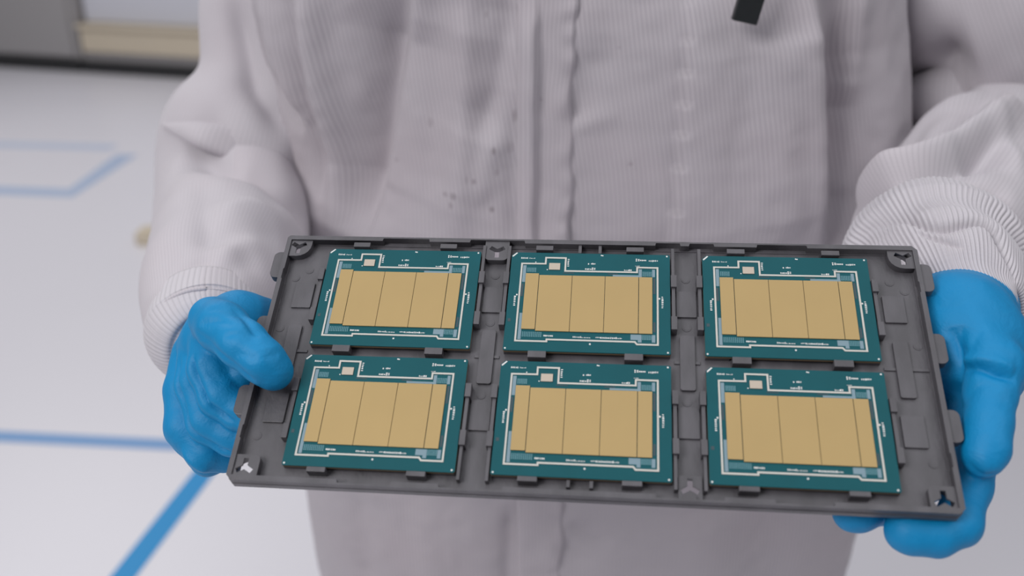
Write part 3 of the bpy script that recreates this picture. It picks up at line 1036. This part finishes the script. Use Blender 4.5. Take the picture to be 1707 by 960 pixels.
R_ctrl = [(np.array([.24, .83, 1.40]), .066), (P(1565, -150, .76), .064), (P(1610, 0, .76), .068), (P(1650, 120, .79), .070), (P(1652, 215, .80), .070),
          (P(1625, 290, .74), .066), (P(1585, 355, .655), .060), (P(1560, 408, .60), .0530), (P(1554, 428, .580), .0490), (P(1554, 444, .560), .0450), (P(1557, 452, .545), .0410)]
R_folds = [
    ('c', [(1625, 105), (1575, 118), (1515, 162), (1462, 212), (1435, 245)], 32, 12, 0),
    ('r', [(1640, 140), (1580, 165), (1520, 200), (1450, 245)], 10, 9, 0),
    ('c', [(1670, 130), (1610, 190), (1540, 228), (1450, 268)], 20, 9, 0),
    ('r', [(1720, 110), (1655, 190), (1590, 235), (1510, 280), (1425, 335)], 22, 12, 0),
    ('c', [(1700, 220), (1625, 248), (1540, 290), (1470, 325), (1410, 360)], 17, 9, 0),
    ('c', [(1690, 262), (1645, 245), (1600, 248)], 8, 8, 0),
    ('r', [(1640, 190), (1680, 225), (1692, 280)], 7, 8, 0),
    ('c', [(1560, 30), (1520, 90), (1480, 130)], 4, 20, 0),
    ('c', [(1600, 285), (1650, 300), (1690, 330)], 5, 8, 0),
]
srv = tube('sleeve', R_ctrl, 260, 300, M_SLEEVE, gown, R_folds, (1.6, 24, 22), smooth_it=8)
srv['label'] = 'right bent sleeve with long diagonal folds'


# ---- knit cuffs (ribbed by real geometry)
def rib_post(nr, amp, wav=0.0):
    def f(V, N, th, s):
        return V + N * (amp * np.abs(np.sin(th * nr / 2)))[:, None] + N * (wav * np.sin(th * 3 + 1.2))[:, None] * np.sin(s * np.pi)[:, None]
    return f


rc = [(P(1554, 430, .580), .0460), (P(1554, 440, .566), .0500), (P(1556, 448, .555), .0510), (P(1559, 455, .545), .0495), (P(1562, 460, .538), .0435),
      (P(1565, 465, .533), .0422), (P(1570, 474, .527), .0440), (P(1578, 490, .517), .0430), (P(1588, 508, .506), .0375), (P(1595, 522, .499), .0310), (P(1597, 526, .499), .0240)]
cf = under_person(tube('knit_cuff', rc, 840, 160, M_CUFF, person, [('c', [(1420, 402), (1455, 374), (1497, 362), (1545, 376), (1577, 381), (1627, 370), (1655, 385), (1677, 420), (1692, 470)], 6.5, 2.0, 0), ('c', [(1530, 386), (1560, 398), (1605, 416)], 4, 1.3, 0)], (1.2, 30, 5), post=rib_post(105, .0009, .0015)))
cf['label'] = 'ribbed white knit cuff folded over above the glove'
lc = [(P(350, 525, .558), .033), (P(347, 548, .545), .0335), (P(347, 560, .539), .0330), (P(348, 570, .533), .0290), (P(350, 574, .531), .0210), (P(352, 576, .530), .014)]
cf2 = under_person(tube('knit_cuff', lc, 480, 40, M_CUFF, person, (), (.8, 30, 6), post=rib_post(70, .0002)))

# ---- gloves


def glove(name, groups, lo, hi, defs, noise=(.5, 60, 1), h=.0011, label=None):
    V, F = sdf_mesh(groups, lo, hi, h)
    V = relax(V, F, 1, .5)
    N = mesh_normals(V, F)
    D = folds(V, N, defs) + noise[0] * .001 * vnoise(V, noise[1], noise[2], 2)
    V = V + N * D[:, None]
    V = relax(V, F, 1, .4)
    o = under_person(mesh_np(name, V, F, M_GLOVE, person, True))
    if label: o['label'] = label
    return o


def bounds(groups, pad=.006):
    pts = []
    for _, caps in groups:
        for (a, b, ra, rb, k) in caps:
            for p, r in ((a, ra), (b, rb)): pts += [np.array(p) - r, np.array(p) + r]
    pts = np.array(pts)
    return pts.min(0) - pad, pts.max(0) + pad


m_ = .001
# image-left hand: thumb on the tray, four fingers stacked below it
thumb = chain([(Q(352, 532, 2), .0110), (Q(372, 546, 8), .0122), (Q(404, 573, 13), .0114), (Q(438, 602, 11.6), .0102), (Q(457, 619, 7.5), .0092)], .004)
index = chain([(Q(356, 572, -13), .0120), (Q(352, 615, -12), .0112), (Q(368, 660, -16), .0108), (Q(402, 684, -20), .0100), (Q(450, 696, -19), .0090), (Q(490, 698, -17), .0078)], .003)
middle = chain([(Q(338, 575, -27), .0122), (Q(330, 640, -26), .0115), (Q(349, 702, -31), .0112), (Q(388, 726, -34), .0102), (Q(440, 735, -34), .0092), (Q(500, 730, -31), .008)], .003)
ringf = chain([(Q(326, 590, -41), .0122), (Q(311, 650, -40), .0114), (Q(313, 712, -44), .0112), (Q(345, 752, -48), .0104), (Q(374, 756, -53), .0092), (Q(410, 735, -56), .0076)], .003)
pinky = chain([(Q(330, 620, -56), .0110), (Q(312, 675, -56), .0102), (Q(318, 728, -58), .0096), (Q(348, 764, -62), .0090), (Q(372, 764, -66), .007)], .003)
wristL = np.array(P(366, 556, .562))
palm = chain([(P(358, 520, .60), .022), (wristL, .0205), (Q(364, 570, -24), .0165), (Q(350, 590, -42), .0165)], .010) + \
    chain([(wristL, .019), (Q(375, 590, -14), .0125), (Q(405, 622, -15), .0095)], .006) + \
    chain([(wristL, .019), (Q(385, 545, -10), .0150), (Q(400, 530, -13), .0120), (Q(440, 528, -21), .0100)], .008)
glL = [(.010, palm), (.0035, thumb), (.0016, index), (.0010, middle), (.0010, ringf), (.0012, pinky)]
lo, hi = bounds(glL)
glove('glove', glL, lo, hi, [
    ('c', [(322, 552), (360, 590), (398, 622), (425, 640)], 2.5, 1.4, 0),
    ('c', [(395, 507), (420, 535), (440, 556)], 1.8, 2, 0),
    ('c', [(385, 500), (405, 520), (420, 545), (432, 560)], 1.4, 1.5, 0),
    ('c', [(340, 516), (370, 512), (400, 520)], 1.0, 2.2, 0),
    ('c', [(330, 540), (365, 536), (400, 545)], 1.1, 2, 0),
    ('c', [(372, 562), (400, 556), (430, 568)], 1.0, 1.8, 0),
    ('c', [(385, 590), (410, 592), (430, 600)], .7, 1.8, 0),
    ('c', [(440, 600), (455, 590), (465, 595)], .6, 1.5, 0),
    ('c', [(317, 560), (316, 610), (332, 655), (358, 688), (400, 708)], 4.5, 1.6, 0),
    ('c', [(296, 590), (294, 660), (316, 725), (355, 750), (392, 760)], 4.5, 1.6, 0),
    ('c', [(335, 600), (350, 622), (375, 640)], .8, 2.5, 0),
    ('r', [(300, 752), (325, 775), (350, 790)], 1.5, 2.5, 0),
], (.22, 40, 2), h=.001, label='blue nitrile glove with the thumb resting on the tray edge')

# image-right hand: thumb along the tray side, fingers reaching under the front edge
rthumb = chain([(Q(1612, 560, -16), .0150), (Q(1650, 612, -10), .0145), (Q(1652, 655, -8), .0110), (Q(1650, 706, -6), .0096), (Q(1646, 745, -6), .0092), (Q(1638, 764, -6), .0086)], .005)
rindex = chain([(Q(1625, 640, -30), .0130), (Q(1628, 730, -28), .0105), (Q(1612, 812, -24), .0100), (Q(1598, 872, -20), .0098), (Q(1560, 891, -19), .0094), (Q(1520, 887, -18.5), .0090), (Q(1508, 884, -18), .0084)], .004)
rmiddle = chain([(Q(1600, 640, -44), .0125), (Q(1590, 730, -44), .0105), (Q(1540, 800, -40), .0098), (Q(1470, 838, -30), .0092), (Q(1432, 852, -24), .0086), (Q(1418, 852, -23), .0080)], .004)
rring = chain([(Q(1580, 630, -56), .0120), (Q(1560, 700, -58), .0100), (Q(1500, 750, -48), .0092), (Q(1440, 770, -34), .0084), (Q(1400, 775, -26), .0078)], .004)
rpinky = chain([(Q(1570, 600, -62), .0110), (Q(1540, 650, -62), .0090), (Q(1490, 680, -46), .0082), (Q(1440, 695, -28), .0074)], .004)
wristR = P(1600, 520, .525)
rpalm = chain([(wristR, .0235), (P(1602, 524, .50), .0240), (Q(1594, 543, -29), .0235), (Q(1612, 580, -29), .0240), (Q(1622, 612, -28), .022)], .014) + \
    chain([(P(1590, 510, .50), .0225), (Q(1578, 560, -44), .020), (Q(1580, 630, -52), .017)], .012)
glR = [(.010, rpalm), (.005, rthumb), (.0025, rindex), (.0022, rmiddle), (.0022, rring), (.0022, rpinky)]
lo, hi = bounds(glR)
glove('glove', glR, lo, hi, [
    ('c', [(1588, 545), (1592, 600), (1590, 640), (1594, 662)], 4.5, 2.2, 0),
    ('c', [(1594, 618), (1625, 612), (1660, 622), (1697, 634)], 3.2, 1.5, 0),
    ('r', [(1596, 600), (1640, 600), (1694, 618)], 2.6, 3, 0),
    ('c', [(1605, 665), (1640, 640), (1670, 650)], .9, 2, 0),
    ('c', [(1605, 540), (1600, 570), (1610, 590)], 1.2, 2, 0),
    ('c', [(1640, 540), (1620, 575), (1615, 600)], .9, 2, 0),
    ('c', [(1612, 770), (1640, 796), (1665, 790)], 1.4, 1.2, 0),
    ('r', [(1590, 480), (1625, 520), (1650, 560)], .8, 5, 0),
], (.55, 45, 8), label='blue nitrile glove gripping the tray side from outside')

# ---- rest of the person: body under the cloth, trousers, hood, shoe covers
hd = np.array([.06, .79, 1.60])
body = [(.02, chain([(np.array([.06, .80, .95]), .11), (np.array([.06, .80, 1.15]), .115), (np.array([.06, .81, 1.32]), .10), (np.array([.06, .81, 1.40]), .055), (hd + [0, 0, -.06], .055)], .03)),
        (.02, chain([(hd + [0, .01, .02], .082), (hd + [0, -.01, -.04], .07), (hd + [0, -.03, -.085], .05)], .02)),
        (.01, chain([(hd + [0, -.085, 0], .010), (hd + [0, -.10, -.028], .013)], .01))]
for s in (-1, 1):
    body.append((.03, chain([(np.array([.06 + s * .09, .81, .88]), .09), (np.array([.06 + s * .10, .80, .50]), .06), (np.array([.06 + s * .10, .82, .12]), .042)], .02)))
    body.append((.02, chain([(np.array([.06 + s * .10, .82, .07]), .036), (np.array([.06 + s * .115, .70, .045]), .028)], .02)))
    body.append((.008, chain([(hd + [s * .082, .01, -.02], .012), (hd + [s * .084, .015, .01], .013)], .006)))
armL = [(L_ctrl[0][0] + [.04, 0, -.03], .045)] + [(c[0], c[1] * .55) for c in L_ctrl[1:10]]
armR = [(R_ctrl[0][0] + [-.04, 0, -.03], .045)] + [(c[0], c[1] * .5) for c in R_ctrl[1:8]]
body.append((.02, chain(armL, .02))); body.append((.02, chain(armR, .02)))
lo, hi = bounds(body, .02)
lo[2] = .0
V, F = sdf_mesh(body, lo, hi, .008)
V = relax(V, F, 2)
bd = under_person(mesh_np('body', V, F, M_SKIN, person, True))
for s in (-1, 1):
    x = .058 + s * .105
    tr = tube('trouser_leg', [(np.array([x, .81, .80]), .10), (np.array([x, .80, .62]), .112), (np.array([x, .80, .40]), .092), (np.array([x, .81, .20]), .085), (np.array([x, .81, .11]), .075)], 120, 100, M_SLEEVE, gown, (), (4, 12, 30 + s))
    V, F = sdf_mesh([(.02, chain([(np.array([x, .84, .058]), .052), (np.array([x, .80, .12]), .055), (np.array([x, .81, .16]), .055)], .02)), (.03, chain([(np.array([x, .83, .05]), .048), (np.array([x + s * .012, .69, .045]), .042)], .02))],
                    np.array([x - .09, .60, .0]), np.array([x + .09, .93, .24]), .006, post=lambda X_, S_: np.maximum(S_, .006 - X_[..., 2]))
    under_person(mesh_np('shoe_cover', relax(V, F, 1), F, mat('shoe_cover_cloth', srgb(205, 205, 212), .7), person, True))


def hood_post(X_, S_):
    face = np.linalg.norm((X_ - (hd + [0, -.09, .0])) / np.array([.062, .06, .036]), axis=-1) - 1
    inner = np.linalg.norm((X_ - (hd + [0, 0, -.005])) / np.array([.088, .10, .115]), axis=-1) - 1
    return np.maximum(S_, -face * .04)


V, F = sdf_mesh([(.03, chain([(hd + [0, .015, .02], .102), (hd + [0, .0, -.06], .088), (hd + [0, .01, -.15], .085), (hd + [0, .01, -.22], .13)], .03))], hd - [.2, .2, .33], hd + [.2, .2, .16], .006, post=hood_post)
under_person(mesh_np('hood', relax(V, F, 2), F, mat('hood_cloth', srgb(202, 198, 204), .75, 0, 0, 1, .3, 40), person, True))

# ---- black clip hanging on the gown front
u0 = P(1250, 3, .606)
mb = MB(.001)
mb.box(-8.2, 8.2, -3.4, 3.0, -13, 12, .9); mb.box(-7.2, 7.2, -3.9, 1.5, 2.5, 4.0, .4); mb.box(-6.4, 6.4, -2.4, 2.2, 12, 34, .7)
mb.cyl(0, 0, 34, 35, 3)
bc = mb.build('badge_clip', M_BLACK)
bc.location = u0
bc.rotation_euler = (0, math.radians(12), 0)
tag(bc, 'small black clip hanging on the front of the white gown, top edge of view', 'clip')
